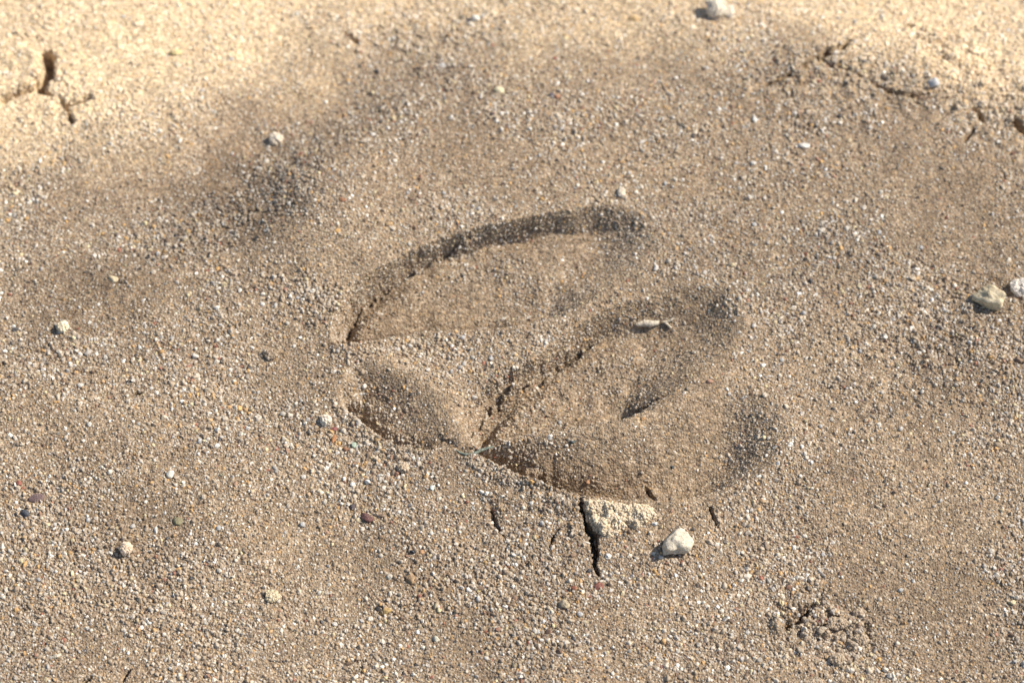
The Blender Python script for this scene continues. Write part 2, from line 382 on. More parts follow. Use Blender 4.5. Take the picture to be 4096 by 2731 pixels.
def add_attr(me, name, vals):
    a = me.attributes.new(name, 'FLOAT', 'POINT'); a.data.foreach_set('value', vals.astype(np.float32))
def cut(name, r, parent=None):
    f = FQ[FR == r]; u, inv = np.unique(f, return_inverse=True)
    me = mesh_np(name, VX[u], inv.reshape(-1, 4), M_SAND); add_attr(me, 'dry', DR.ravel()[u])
    return link(bpy.data.objects.new(name, me), parent)
sand = cut('sand', 0); sand['kind'] = 'structure'
hoof = link(bpy.data.objects.new('hoof_print', None)); hoof.empty_display_size = 0.01
tag(hoof, 'deep cloven hoof print of overlapping toes pressed into the damp sand', 'hoof print')
PARTS = {0: sand}
for r, nm, lb in ((1, 'toe_impression', 'long pointed toe impression with a steep curved wall'), (2, 'toe_impression', 'middle toe impression beside the sand ridge'),
                  (3, 'toe_impression', 'broad toe impression behind the cracked rim'), (4, 'toe_tip_pit', 'small rough pit under a straight rim'), (5, 'ridge', 'ridge of sand squeezed up between the toes')):
    PARTS[r] = cut(nm, r, hoof); PARTS[r]['label'] = lb

# height lookup (bilinear on the grid)
def zat(x, y):
    i = np.clip(np.searchsorted(ax, x) - 1, 0, nx - 2); j = np.clip(np.searchsorted(ay, y) - 1, 0, ny - 2)
    f = (x - ax[i]) / (ax[i + 1] - ax[i]); h = (y - ay[j]) / (ay[j + 1] - ay[j])
    return (GZ[i, j] * (1 - f) + GZ[i + 1, j] * f) * (1 - h) + (GZ[i, j + 1] * (1 - f) + GZ[i + 1, j + 1] * f) * h
def hit(px, py):
    """where the sight line of a photo pixel meets the sand (mm)"""
    zs = np.arange(14, -14, -0.05)
    sp = np.concatenate([px2g([(px, py)], z) for z in zs])
    zz = zat(sp[:, 0], sp[:, 1]); k = np.argmax(zz >= zs)
    return sp[k][0], sp[k][1], zz[k]

# ------------------------------------------------------------------ sand grains: instanced on points by geometry nodes
def grain_tree():
    t = bpy.data.node_groups.new('sand_grains', 'GeometryNodeTree')
    t.interface.new_socket('Geometry', in_out='INPUT', socket_type='NodeSocketGeometry')
    t.interface.new_socket('Geometry', in_out='OUTPUT', socket_type='NodeSocketGeometry')
    N, L = t.nodes, t.links
    gi, go = N.new('NodeGroupInput'), N.new('NodeGroupOutput')
    join = N.new('GeometryNodeJoinGeometry')
    for v in range(8):
        ico = N.new('GeometryNodeMeshIcoSphere'); ico.inputs['Radius'].default_value = 1.0; ico.inputs['Subdivisions'].default_value = 3 if v < 3 else 2
        pos = N.new('GeometryNodeInputPosition')
        nz = N.new('ShaderNodeTexNoise'); nz.noise_dimensions = '4D'; nz.inputs['Scale'].default_value = 0.8 + 0.12 * v; nz.inputs['W'].default_value = 3.7 * v + 1.3; nz.inputs['Detail'].default_value = 1.5
        L.new(pos.outputs[0], nz.inputs['Vector'])
        sub = N.new('ShaderNodeVectorMath'); sub.operation = 'SUBTRACT'; sub.inputs[1].default_value = (.5, .5, .5)
        L.new(nz.outputs['Color'], sub.inputs[0])
        sc = N.new('ShaderNodeVectorMath'); sc.operation = 'SCALE'; sc.inputs['Scale'].default_value = 1.5
        L.new(sub.outputs[0], sc.inputs[0])
        sp = N.new('GeometryNodeSetPosition'); L.new(ico.outputs['Mesh'], sp.inputs['Geometry']); L.new(sc.outputs[0], sp.inputs['Offset'])
        ss = N.new('GeometryNodeSetShadeSmooth'); ss.inputs['Shade Smooth'].default_value = v < 3; L.new(sp.outputs[0], ss.inputs[0])
        sm = N.new('GeometryNodeSetMaterial'); sm.inputs['Material'].default_value = M_GRAIN; L.new(ss.outputs[0], sm.inputs[0])
        ti = N.new('GeometryNodeGeometryToInstance'); L.new(sm.outputs[0], ti.inputs[0]); L.new(ti.outputs[0], join.inputs[0])
    iop = N.new('GeometryNodeInstanceOnPoints'); L.new(gi.outputs[0], iop.inputs['Points']); L.new(join.outputs[0], iop.inputs['Instance'])
    iop.inputs['Pick Instance'].default_value = True
    def attr(nm, ty):
        a = N.new('GeometryNodeInputNamedAttribute'); a.data_type = ty; a.inputs['Name'].default_value = nm
        return a.outputs[0]
    L.new(attr('var', 'INT'), iop.inputs['Instance Index'])
    er = N.new('FunctionNodeEulerToRotation'); L.new(attr('rot', 'FLOAT_VECTOR'), er.inputs[0]); L.new(er.outputs[0], iop.inputs['Rotation'])
    L.new(attr('scl', 'FLOAT_VECTOR'), iop.inputs['Scale'])
    L.new(iop.outputs[0], go.inputs[0])
    return t
GT = grain_tree()
def grains(parent, P, rad, col, name='sand_grains'):
    """P mm, rad mm, col rgb"""
    n = len(P); me = bpy.data.meshes.new(name)
    me.vertices.add(n); me.vertices.foreach_set('co', (np.asarray(P) * MM).astype(np.float32).ravel())
    a = me.attributes.new('var', 'INT', 'POINT'); a.data.foreach_set('value', rng.integers(0, 8, n).astype(np.int32))
    a = me.attributes.new('rot', 'FLOAT_VECTOR', 'POINT'); a.data.foreach_set('vector', rng.uniform(0, 6.28, (n, 3)).astype(np.float32).ravel())
    s = rad[:, None] * MM * np.stack([rng.uniform(.8, 1.35, n), rng.uniform(.75, 1.1, n), rng.uniform(.6, .95, n)], 1)
    a = me.attributes.new('scl', 'FLOAT_VECTOR', 'POINT'); a.data.foreach_set('vector', s.astype(np.float32).ravel())
    a = me.attributes.new('gcol', 'FLOAT_COLOR', 'POINT'); a.data.foreach_set('color', np.column_stack([col, np.ones(n)]).astype(np.float32).ravel())
    me.materials.append(M_GRAIN)
    o = link(bpy.data.objects.new(name, me), parent); o['kind'] = 'stuff'
    md = o.modifiers.new('grains', 'NODES'); md.node_group = GT
    return o
PAL = np.array([(.40, .31, .215), (.50, .415, .31), (.31, .235, .165), (.62, .55, .45), (.78, .73, .64), (.55, .33, .13), (.20, .13, .085), (.42, .385, .34), (.075, .072, .072), (.33, .13, .08), (.60, .50, .30)])
PP = np.array([.21, .20, .15, .14, .10, .045, .08, .07, .025, .015, .035]); PP /= PP.sum()
def grain_colours(n, dry, dusty=0.0):
    c = PAL[rng.choice(len(PAL), n, p=PP)] * rng.uniform(.82, 1.15, (n, 1))
    dust = 1.2 * np.stack([np.interp(dry, [0, .25, 1], [DARK[k], DAMP[k], DRY[k]]) for k in range(3)], 1)
    w = np.clip(rng.uniform(-.15, .65, n) + .42 * (dry - .15) + dusty, 0, .92)[:, None]
    c = c * np.interp(dry, [0, .25, 1], [.68, 1, 1.25])[:, None]
    return np.clip(c * (1 - w) + dust * w, 0.02, .85)
def scatter(x0, x1, y0, y1, step, rlo, rhi, keep, sink):
    gx, gy = np.meshgrid(np.arange(x0, x1, step), np.arange(y0, y1, step), indexing='ij')
    x = (gx + rng.uniform(-.5, .5, gx.shape) * step).ravel(); y = (gy + rng.uniform(-.5, .5, gy.shape) * step).ravel()
    # patchiness: some places show coarse loose grains, others a fine smooth crust
    patch = 0.5 + 0.5 * np.clip(vnoise(x, y, 13, 81) + .7 * vnoise(x, y, 4.5, 82), -1, 1)
    reg = region(x, y)
    ins = reg > 0
    inn = np.where((reg >= 1) & (reg <= 4), 1.0, 0.0)
    prob = keep * (0.5 + 0.7 * patch) * (1 - 0.15 * inn)
    ok = rng.uniform(0, 1, len(x)) < prob
    x, y, reg, patch, inn = x[ok], y[ok], reg[ok], patch[ok], inn[ok]
    n = len(x)
    r = (rlo + (rhi - rlo) * rng.beta(1.3, 3.4, n)) * (0.72 + 0.5 * patch) * (1 - 0.14 * inn)
    z = zat(x, y) + r * (sink[0] + (sink[1] - sink[0]) * rng.uniform(0, 1, n)) - r * .25 * inn
    return np.stack([x, y, z], 1), r, reg
def spread(P, r, reg, dusty=0.0):
    dry = dryness_and_shade(P[:, 0], P[:, 1]); c = grain_colours(len(P), dry, dusty)
    for k, par in PARTS.items():
        m = reg == k
        if m.any(): grains(par, P[m], r[m], c[m])
a1 = scatter(-108, 108, -74, 104, .47, .15, .56, 1.0, (-.92, .04))
a2 = scatter(-92, 92, -64, 30, .40, .09, .20, .8, (-.5, .3))
def wall_grains(dens):
    m = FR > 0; f = FQ[m]; rg = FR[m]; p = VX[f] / MM
    n = np.cross(p[:, 2] - p[:, 0], p[:, 3] - p[:, 1]); extra = np.clip(.5 * np.linalg.norm(n, axis=1) - .5 * np.abs(n[:, 2]) * 1.25, 0, None)
    k = rng.choice(len(f), int(extra.sum() * dens), p=extra / extra.sum()); u, v = rng.uniform(0, 1, (2, len(k), 1))
    P = (p[k, 0] * (1 - u) + p[k, 1] * u) * (1 - v) + (p[k, 3] * (1 - u) + p[k, 2] * u) * v
    return P, .10 + .2 * rng.beta(1.3, 3.2, len(k)), rg[k]
def crumbs(line, width, n, rlo, rhi):
    """coarse loose grains heaped along a line (photo pixels), width mm"""
    L = catmull(px2g(line), closed=False, sub=12); k = rng.integers(0, len(L), n); p = L[k] + rng.normal(0, width * .5, (n, 2))
    r = rlo + (rhi - rlo) * rng.beta(1.3, 2.6, n)
    return np.stack([p[:, 0], p[:, 1], zat(p[:, 0], p[:, 1]) + r * rng.uniform(-.4, .5, n)], 1), r, region(p[:, 0], p[:, 1])
for ln, wd, n, lo, hi in [([(1880, 1850), (1990, 1905), (2140, 1972), (2290, 2025)], 1.2, 420, .22, .5), ([(3050, 350), (3260, 260), (3500, 340), (3800, 400), (4120, 500)], 4.0, 500, .2, .55),
                          ([(3700, 120), (3950, 320), (4120, 430)], 5.0, 500, .2, .6), ([(3180, 2500), (3330, 2480), (3430, 2560), (3350, 2640)], 3.0, 420, .25, .55),
                          ([(1200, 620), (1000, 800), (760, 960)], 7.0, 900, .25, .5), ([(1380, 1420), (1600, 1400), (1850, 1380)], 2.2, 420, .22, .5), ([(1080, 1150), (1250, 1220), (1330, 1230)], 4.0, 420, .25, .55),
                          ([(1400, 1620), (1520, 1720), (1680, 1790)], 2.4, 420, .2, .45), ([(150, 160), (190, 300), (290, 360)], 3.0, 260, .25, .5), ([(1560, 60), (1800, 200), (2000, 420)], 6.0, 700, .25, .52),
                          ([(3400, 1300), (3800, 1250), (4050, 1500)], 9.0, 900, .25, .5), ([(100, 2050), (400, 2250), (700, 2420)], 9.0, 900, .25, .5), ([(1700, 2300), (2100, 2450)], 8.0, 700, .25, .5), ([(1400, 1290), (1560, 1180), (1800, 1090), (2100, 1030)], 2.0, 260, .15, .36),
                          ([(1930, 1720), (2050, 1610), (2200, 1510), (2400, 1400)], 2.2, 300, .15, .38), ([(2000, 1860), (2150, 1920), (2400, 1990)], 2.0, 300, .15, .4), ([(2200, 1560), (2600, 1450), (2800, 1350)], 5.0, 260, .15, .36)]:
    spread(*crumbs(ln, wd, n, lo, hi * .86), .22)
a3 = wall_grains(7.0)
spread(a3[0], a3[1], a3[2])
spread(np.concatenate([a1[0], a2[0]]), np.concatenate([a1[1], a2[1]]), np.concatenate([a1[2], a2[2]]))

# ------------------------------------------------------------------ stones, clods and bits lying on the sand
def ico(sub):
    bm = bmesh.new(); bmesh.ops.create_icosphere(bm, subdivisions=sub, radius=1.0)
    V = np.array([v.co[:] for v in bm.verts]); F = np.array([[v.index for v in f.verts] for f in bm.faces]); bm.free()
    return V, F
ICO2, ICO3, ICO4 = ico(2), ico(3), ico(4)
def n3(V, sc, seed):
    return (vnoise(V[:, 0] + .37 * V[:, 2], V[:, 1], sc, seed) + vnoise(V[:, 1] + 5, V[:, 2] - .31 * V[:, 0], sc, seed + 1) + vnoise(V[:, 2] + 9, V[:, 0], sc, seed + 2)) / 1.7
def angular(base, seed, cuts=11, lo=.50, hi=.92, rough=.07, soft=.022):
    """a broken pebble: a ball cut by random planes"""
    V, F = base; g = np.random.default_rng(seed); D = g.normal(size=(cuts, 3)); D /= np.linalg.norm(D, axis=1)[:, None]
    off = g.uniform(lo, hi, cuts); q = V @ D.T
    rr = np.where(q > .05, off[None] / np.maximum(q, .05), 9.0)
    rr = np.concatenate([rr, np.ones((len(V), 1))], 1)
    r = -soft * np.log(np.exp(-rr / soft).sum(1))
    P = V * r[:, None] * (1 + rough * n3(V, .45, 900 + seed % 50) + rough * .5 * n3(V, .2, 950 + seed % 50))[:, None]
    return P, F
def lumpy(base, seed, amp=.32):
    V, F = base
    return V * (1 + amp * n3(V, .8, 700 + seed % 60) + amp * .55 * n3(V, .36, 760 + seed % 60) + amp * .3 * n3(V, .17, 820 + seed % 60))[:, None], F
def size_mm(px, w, h):
    """real width and depth (mm) of something w by h photo pixels across at ground point px"""
    a = px2g([(px[0] - w / 2, px[1]), (px[0] + w / 2, px[1]), (px[0], px[1] - h / 2), (px[0], px[1] + h / 2)])
    return abs(a[1, 0] - a[0, 0]), abs(a[3, 1] - a[2, 1])
def pebble(name, label, cat, px, w, h, c1, c2=None, rough=.7, seed=None, ang=0.0, tall=.7, sink=.28, cuts=11, rug=.07, speck=.25, group=None):
    seed = seed if seed is not None else int(px[0] * 7 + px[1])
    x, y, z = hit(*px); sx, sy = size_mm(px, w, h)
    P, F = angular(ICO4 if w > 100 else ICO3, seed, cuts, rough=rug)
    P = P / np.abs(P).max(0)
    if w < 100: sx, sy, sink = sx * .88, sy * .88, sink + .08
    hz = tall * min(sx, sy) * .5
    # what shows upright in the picture is partly the stone's own height
    sy2 = max(.55 * sx, sy - .6 * hz)
    me = mesh_np(name, P * np.array([sx * .5, sy2 * .5, hz]) * MM, F, stone_material(c1, c2, rough, speck, 700 + 400 / max(sx, .6)))
    o = link(bpy.data.objects.new(name, me)); o.location = (x * MM, y * MM, (z + hz * (1 - 2 * sink)) * MM)
    o.rotation_euler = (random.uniform(-.12, .12), random.uniform(-.12, .12), ang)
    return tag(o, label, cat, group)
def clod(label, px, w, h, col, seed, tall=.8, gr=(.16, .34), n=None, sink=.22, ang=0.0, amp=.32, name='sand_clod', cat='sand clod', group=None):
    x, y, z = hit(*px); sx, sy = size_mm(px, w, h)
    root = link(bpy.data.objects.new(name, None)); root.empty_display_size = .002
    root.location = (x * MM, y * MM, z * MM); root.rotation_euler = (0, 0, ang); tag(root, label, cat, group)
    P, F = lumpy(ICO3, seed, amp); P = P / np.abs(P).max(0)
    hz = tall * min(sx, sy) * .5; sc = np.array([sx * .5, max(.55 * sx, sy - .5 * hz) * .5, hz]) * .92
    P = P * sc + np.array([0, 0, hz * (1 - 2 * sink)])
    me = mesh_np('core', P * MM, F, stone_material(tuple(col), tuple(v * .8 for v in col), .9, .4, 1500.0)); link(bpy.data.objects.new('core', me), root)
    n = n or int(34 * (sx * sy + 2 * hz * sx))
    tri = P[F]; ar = np.linalg.norm(np.cross(tri[:, 1] - tri[:, 0], tri[:, 2] - tri[:, 0]), axis=1)
    f = rng.choice(len(F), n, p=ar / ar.sum()); u = rng.uniform(0, 1, (n, 2)); fl = u.sum(1) > 1; u[fl] = 1 - u[fl]
    Q = tri[f, 0] + u[:, :1] * (tri[f, 1] - tri[f, 0]) + u[:, 1:] * (tri[f, 2] - tri[f, 0])
    r = gr[0] + (gr[1] - gr[0]) * rng.beta(1.3, 2.6, n)
    c0 = grain_colours(n, np.full(n, .6)); c = np.clip(np.array(col) * 1.12 * .72 + c0 * .28, 0, .85)
    grains(root, Q, r, c)
    return root

WHITE, CREAM, CHALK = (.68, .63, .56), (.66, .55, .38), (.70, .62, .48)
# named stones: photo pixel, width, height, colours
pebble('pebble', 'large chalky pebble, grey and cream, just below the rim crack', 'pebble', (2702, 2176), 136, 136, (.64, .56, .43), (.50, .44, .35), .95, 31, .35, .75, .30, 8, .22, .5)
pebble('pebble', 'ochre yellow stone beside a white chalk crumb', 'stone', (3955, 1196), 128, 108, (.66, .56, .38), (.44, .35, .22), .8, 77, -.45, .75, .30, 7, .2, .5)
pebble('pebble', 'maroon oval pebble half sunk in the sand', 'pebble', (1463, 2068), 78, 42, (.17, .075, .06), (.09, .05, .045), .5, 5, -.35, .6, .35)
pebble('pebble', 'small dark brown pebble beside the maroon one', 'pebble', (1411, 2028), 30, 32, (.10, .075, .075), None, .5, 9)
pebble('pebble', 'glossy black grain touching an orange grain', 'pebble', (1652, 2206), 38, 26, (.022, .026, .034), None, .28, 12, 0, .8)
pebble('pebble', 'round orange grain touching a black grain', 'pebble', (1688, 2206), 27, 29, (.52, .30, .15), None, .5, 14)
pebble('pebble', 'upright rusty tan stone with a dark cavity', 'pebble', (1642, 2314), 42, 66, (.40, .27, .15), (.22, .14, .08), .8, 15, .2)
pebble('pebble', 'ochre brown stone leaning on a black grain', 'pebble', (1542, 2446), 64, 40, (.44, .30, .12), (.28, .18, .08), .7, 21, .35)
pebble('pebble', 'black grain under the edge of an ochre stone', 'pebble', (1512, 2434), 26, 28, (.04, .035, .035), None, .5, 22)
pebble('pebble', 'beige stone with a dark upper edge', 'pebble', (2258, 2418), 58, 52, (.50, .41, .26), (.14, .12, .10), .8, 23, .1, .7)
pebble('stone_chip', 'flat triangular red chip below the tip of the crack', 'stone chip', (2397, 2346), 48, 42, (.27, .10, .065), (.20, .08, .06), .55, 41, .5, .35, .3, 6)
pebble('stone_chip', 'flat purple brown chip above a slate grey stone', 'stone chip', (146, 1994), 76, 50, (.19, .125, .11), (.14, .09, .085), .6, 43, .25, .4, .3, 7)
pebble('pebble', 'slate grey stone below a purple brown chip', 'pebble', (100, 2052), 46, 48, (.075, .08, .095), None, .5, 44)
pebble('pebble', 'small brick red stone near the purple brown chip', 'pebble', (75, 1933), 32, 26, (.34, .12, .085), None, .6, 45)
pebble('pebble', 'olive green flat pebble sunk in the sand', 'pebble', (708, 2083), 62, 46, (.25, .22, .12), (.17, .15, .09), .6, 46, -.3, .5, .38)
pebble('stone_chip', 'slender upright white chip near the olive pebble', 'stone chip', (623, 2122), 19, 40, WHITE, None, .5, 47, .05)
pebble('stone_chip', 'white triangular chip lying alone on smooth sand', 'stone chip', (684, 1898), 46, 42, (.74, .69, .58), None, .8, 48, 0, .5, .2, 6)
pebble('stone_chip', 'elongated cream chip beside a short crack', 'stone chip', (225, 2622), 48, 26, (.66, .57, .43), None, .8, 49, .5)
pebble('pebble', 'orange brown elongated grain below a white crumb', 'pebble', (1334, 1756), 27, 50, (.42, .19, .07), None, .4, 51, -.3)
pebble('pebble', 'pale green grain at the foot of the pit rim', 'pebble', (1415, 1783), 36, 36, (.40, .46, .35), (.30, .36, .28), .7, 52)
pebble('pebble', 'rusty grain next to the pale green grain', 'pebble', (1384, 1796), 32, 24, (.34, .17, .09), None, .5, 53)
pebble('pebble', 'dark red grain above the orange brown grain', 'pebble', (1336, 1716), 36, 20, (.26, .09, .075), None, .5, 54)
pebble('pebble', 'white bright angular grain in the rough pit', 'pebble', (1457, 1546), 30, 30, WHITE, None, .5, 55, 0, .8, .2)
pebble('pebble', 'white rounded stone with a smaller white grain on its side', 'pebble', (1902, 78), 46, 40, (.76, .72, .62), None, .7, 56, 0, .9, .2)
pebble('pebble', 'small white grain against a white rounded stone', 'pebble', (1930, 66), 22, 26, WHITE, None, .6, 57)
pebble('pebble', 'pale yellow bean shaped stone amid coarse grains', 'pebble', (1993, 368), 58, 40, (.66, .58, .38), None, .7, 58, -.1)
pebble('pebble', 'grey translucent rounded pebble amid coarse grains', 'pebble', (1768, 266), 42, 46, (.47, .45, .42), None, .35, 59)
pebble('stone_chip', 'flat apricot coloured stone in pale dry sand', 'stone chip', (2540, 78), 66, 40, (.62, .42, .20), None, .7, 60, -.1, .45, .3)
pebble('pebble', 'terracotta grain with a dark neighbour', 'pebble', (2228, 392), 34, 34, (.42, .21, .12), None, .6, 61)
pebble('pebble', 'dark grey grain beside a terracotta grain', 'pebble', (2206, 385), 26, 34, (.12, .10, .11), None, .6, 62)
pebble('pebble', 'honey yellow stone in the pale dry bank', 'pebble', (705, 216), 62, 32, (.70, .56, .28), None, .6, 63, .2, .9, .2)
pebble('stone_chip', 'pale tan chip at the edge of the dark hollow', 'stone chip', (450, 1116), 56, 36, (.62, .50, .32), None, .8, 64, -.35, .5)
pebble('pebble', 'reddish brown flat stone above the long toe wall', 'pebble', (1368, 800), 46, 24, (.34, .16, .08), None, .6, 65, -.1, .5)
pebble('pebble', 'salmon pink grain near a cluster of white grains', 'pebble', (1143, 1160), 24, 28, (.50, .27, .19), None, .6, 66)
pebble('pebble', 'dark brown pebble set in the pale rim crumb', 'pebble', (2463, 2062), 44, 46, (.20, .15, .12), None, .6, 67, 0, .7, .3)
pebble('pebble', 'amber grain at the crack side of the rim crumb', 'pebble', (2368, 2086), 28, 26, (.62, .40, .15), None, .4, 68, 0, .9, .1)
pebble('pebble', 'clear quartz grain off the point of the rim crumb', 'pebble', (2620, 2094), 32, 26, (.66, .64, .60), None, .25, 69)
pebble('pebble', 'grey white stone beside the crack in the pale bank', 'pebble', (3735, 336), 56, 50, (.60, .58, .55), None, .6, 70)
pebble('stone_chip', 'long white splinter lying flat among tan grains', 'stone chip', (3214, 584), 62, 22, WHITE, None, .5, 71, 0, .8)
pebble('pebble', 'upright milky quartz grain near the long white splinter', 'pebble', (3018, 477), 26, 44, (.68, .65, .58), None, .4, 72)
pebble('pebble', 'orange grain in the slope of the broad toe print', 'pebble', (2572, 1675), 24, 20, (.56, .32, .14), None, .5, 73)
pebble('pebble', 'orange tan grain at the foot of the broad toe wall', 'pebble', (2352, 1928), 24, 24, (.46, .25, .13), None, .6, 74)
pebble('pebble', 'salmon brown lump on the ridge beside the middle toe', 'pebble', (2838, 1526), 36, 26, (.45, .26, .17), None, .7, 75)
pebble('pebble', 'blue black grain on the slope of the broad toe print', 'pebble', (2690, 1868), 20, 18, (.06, .08, .09), None, .5, 76)
pebble('pebble', 'slate blue grain high on the broad toe slope', 'pebble', (2290, 1766), 26, 20, (.10, .13, .13), None, .5, 78)
pebble('pebble', 'white grain on the rim ridge between two toes', 'pebble', (2622, 1074), 30, 32, WHITE, None, .5, 79, 0, .8, .2)
pebble('pebble', 'pale green white oval grain below the pit', 'pebble', (1728, 1953), 24, 30, (.58, .64, .58), None, .5, 80)
pebble('pebble', 'large white quartz grain of a tight cluster', 'pebble', (1874, 2360), 36, 32, WHITE, None, .4, 81, 0, .8)
pebble('pebble', 'white kite shaped grain of a tight cluster', 'pebble', (1914, 2396), 32, 38, WHITE, None, .5, 82, 0, .8)
pebble('pebble', 'grey white grain below the quartz cluster', 'pebble', (1880, 2412), 28, 20, (.62, .60, .58), None, .5, 83)
pebble('pebble', 'yellow grain in the quartz cluster', 'pebble', (1915, 2362), 24, 28, (.62, .48, .22), None, .5, 84)
pebble('pebble', 'pale yellow pitted grain left of the quartz cluster', 'pebble', (1755, 2440), 30, 32, (.62, .54, .32), None, .8, 85)
pebble('pebble', 'cream stone with a smaller one alongside, by itself in fine sand', 'pebble', (1745, 2556), 38, 36, (.62, .58, .45), None, .7, 86)
pebble('pebble', 'yellow angular grain right of the crumbled patch', 'pebble', (4046, 2410), 38, 30, (.62, .52, .32), None, .7, 87)

# crumbs and clods of stuck grains
clod('big white chalky clod casting a dark shadow on pale sand', (2868, 48), 92, 104, (.72, .65, .53), 3, .95, sink=.15)
clod('small white clod stuck to the side of the big one', (2918, 58), 44, 60, (.74, .68, .57), 4, .9)
clod('white chalk crumb beside the ochre yellow stone', (4076, 1160), 78, 84, (.74, .68, .60), 6, .8)
clod('ragged white crumb at the head of the dark hollow', (1105, 562), 56, 58, (.68, .60, .48), 7)
clod('feathery cream crumb on tan sand below a pale chip', (250, 1314), 50, 54, (.70, .62, .44), 8)
clod('pinkish cream clod with a dark grain in its shadow', (506, 2204), 54, 58, (.68, .54, .40), 9, .9, sink=.15)
clod('knobbly white crumb at the rim of the rough pit', (1304, 1684), 46, 44, (.70, .62, .50), 10)
clod('pinkish tan clod below the straight pit rim', (1610, 1874), 48, 42, (.40, .31, .21), 11, .6)
clod('yellowish flat crumb on fine brown sand', (1094, 2388), 62, 52, (.52, .44, .28), 12, .5)
clod('grey brown flat clod left of the pit', (1080, 1416), 62, 50, (.27, .20, .135), 13, .4)
clod('damp lump of sand broken from the wall of the broad toe print', (2128, 1902), 96, 84, (.26, .19, .125), 15, .9)
clod('white forked crumb above the tip of the long toe', (2484, 776), 30, 46, (.66, .58, .46), 14)
for i, (q, w, h, lb) in enumerate([((3350, 2500), 90, 60, 'wide sand clod over the short crack'), ((3440, 2452), 60, 44, 'small sand clod capped with a white grain'),
                                   ((3345, 2640), 64, 56, 'round sand clod standing apart below the crumbled patch'), ((3440, 2560), 70, 56, 'brown sand clod below the capped clod')]):
    clod(lb, q, w, h, (.33, .25, .17), 20 + i, .55)

# pale rim crumb: a broken plate of dry sand right of the crack
CRUMB = np.column_stack([px2g([(2330, 2016), (2420, 2016), (2520, 2030), (2610, 2044), (2642, 2078), (2600, 2104), (2545, 2128), (2505, 2108), (2475, 2142), (2405, 2162), (2372, 2122), (2348, 2066)]), np.ones(12)])
def crumb_plate():
    root = link(bpy.data.objects.new('sand_plate', None)); root.empty_display_size = .002
    tag(root, 'pale crumbly plate of dry sand on the rim, right of the crack', 'sand clod')
    c = CRUMB[:, :2].mean(0); st = .16
    gx = np.arange(CRUMB[:, 0].min() - .5, CRUMB[:, 0].max() + .5, st); gy = np.arange(CRUMB[:, 1].min() - .5, CRUMB[:, 1].max() + .5, st)
    X, Y = np.meshgrid(gx, gy, indexing='ij'); d, _ = poly_sd(X.ravel(), Y.ravel(), CRUMB)
    d = (d + .35 * vnoise(X.ravel(), Y.ravel(), 1.2, 33)).reshape(X.shape)
    base = zat(X.ravel(), Y.ravel()).reshape(X.shape)
    Z = np.maximum(base, 0.2) + np.where(d > 0, softmin(d * 1.5, 1.15 + .5 * vnoise(X, Y, 2.2, 34) + .35 * vnoise(X, Y, .9, 35), .6), 0) - .25
    Z = np.where(d > 0, Z, base - 1.2)
    fd = (d[:-1, :-1] > -.3) | (d[1:, 1:] > -.3)
    ii = np.arange(X.size).reshape(X.shape); F = np.stack([ii[:-1, :-1], ii[1:, :-1], ii[1:, 1:], ii[:-1, 1:]], -1)[fd]
    u, inv = np.unique(F, return_inverse=True); V = np.stack([X, Y, Z], -1).reshape(-1, 3)[u]
    loc = np.array([c[0], c[1], 0.5]); root.location = loc * MM
    col = (.52, .43, .30)
    link(bpy.data.objects.new('core', mesh_np('core', (V - loc) * MM, inv.reshape(-1, 4), stone_material(col, (.34, .27, .19), .9, .4, 1500.0))), root)
    top = V[d.ravel()[u] > .05]; n = min(1400, len(top) * 2); k = rng.integers(0, len(top), n)
    P = top[k] + rng.uniform(-.1, .1, (n, 3)) - loc; r = .14 + .3 * rng.beta(1.2, 2.8, n)
    grains(root, P, r, np.clip(np.array(col) * .75 + grain_colours(n, np.full(n, .6)) * .45, 0, .85))
crumb_plate()

# twig, green fibre, rootlets
def tube(P, rad, nseg=8, seed=1, bump=.2):
    P = np.asarray(P, float); g = np.random.default_rng(seed); V = []; F = []
    for i, p in enumerate(P):
        t = P[min(i + 1, len(P) - 1)] - P[max(i - 1, 0)]; t /= np.linalg.norm(t)
        a = np.cross(t, (0, 0, 1.0)); a /= np.linalg.norm(a) + 1e-9; b = np.cross(a, t)
        for k in range(nseg):
            w = 2 * math.pi * k / nseg; r = rad[i] * (1 + bump * g.uniform(-1, 1)); V.append(p + r * (math.cos(w) * a + math.sin(w) * b))
        if i:
            for k in range(nseg): F.append([(i - 1) * nseg + k, (i - 1) * nseg + (k + 1) % nseg, i * nseg + (k + 1) % nseg, i * nseg + k])
    return np.array(V), np.array(F)
def bit(name, V, F, m, label=None, cat=None, parent=None, loc=None):
    loc = V.mean(0) if loc is None else loc
    me = mesh_np(name, (V - loc) * MM, F, m); o = link(bpy.data.objects.new(name, me), parent)
    if parent is None: o.location = loc * MM
    if label: tag(o, label, cat)
    return o
x0, y0, z0 = hit(2545, 1306); x1, y1, z1 = hit(2655, 1292)
tw = link(bpy.data.objects.new('twig', None)); tw.empty_display_size = .002; tl = np.array([x0, y0, z0]); tw.location = tl * MM
tag(tw, 'short pale forked twig lying in the middle toe print', 'twig')
tm = stone_material((.72, .63, .49), (.56, .47, .35), .85, .3, 1300.0)
ts = np.linspace(0, 1, 14); line = np.stack([x0 + (x1 - x0) * ts, y0 + (y1 - y0) * ts + .15 * np.sin(ts * 7), z0 + (z1 - z0) * ts + .45], 1)
bit('stem', *tube(line, .5 * np.sin(np.clip(ts * 1.05 + .06, 0, 1.03) * math.pi) ** .6 + .1, 9, 3, .18), tm, parent=tw, loc=tl)
xa, ya, za = hit(2668, 1296); xb, yb, zb = hit(2698, 1274); xc, yc, zc = hit(2684, 1316)
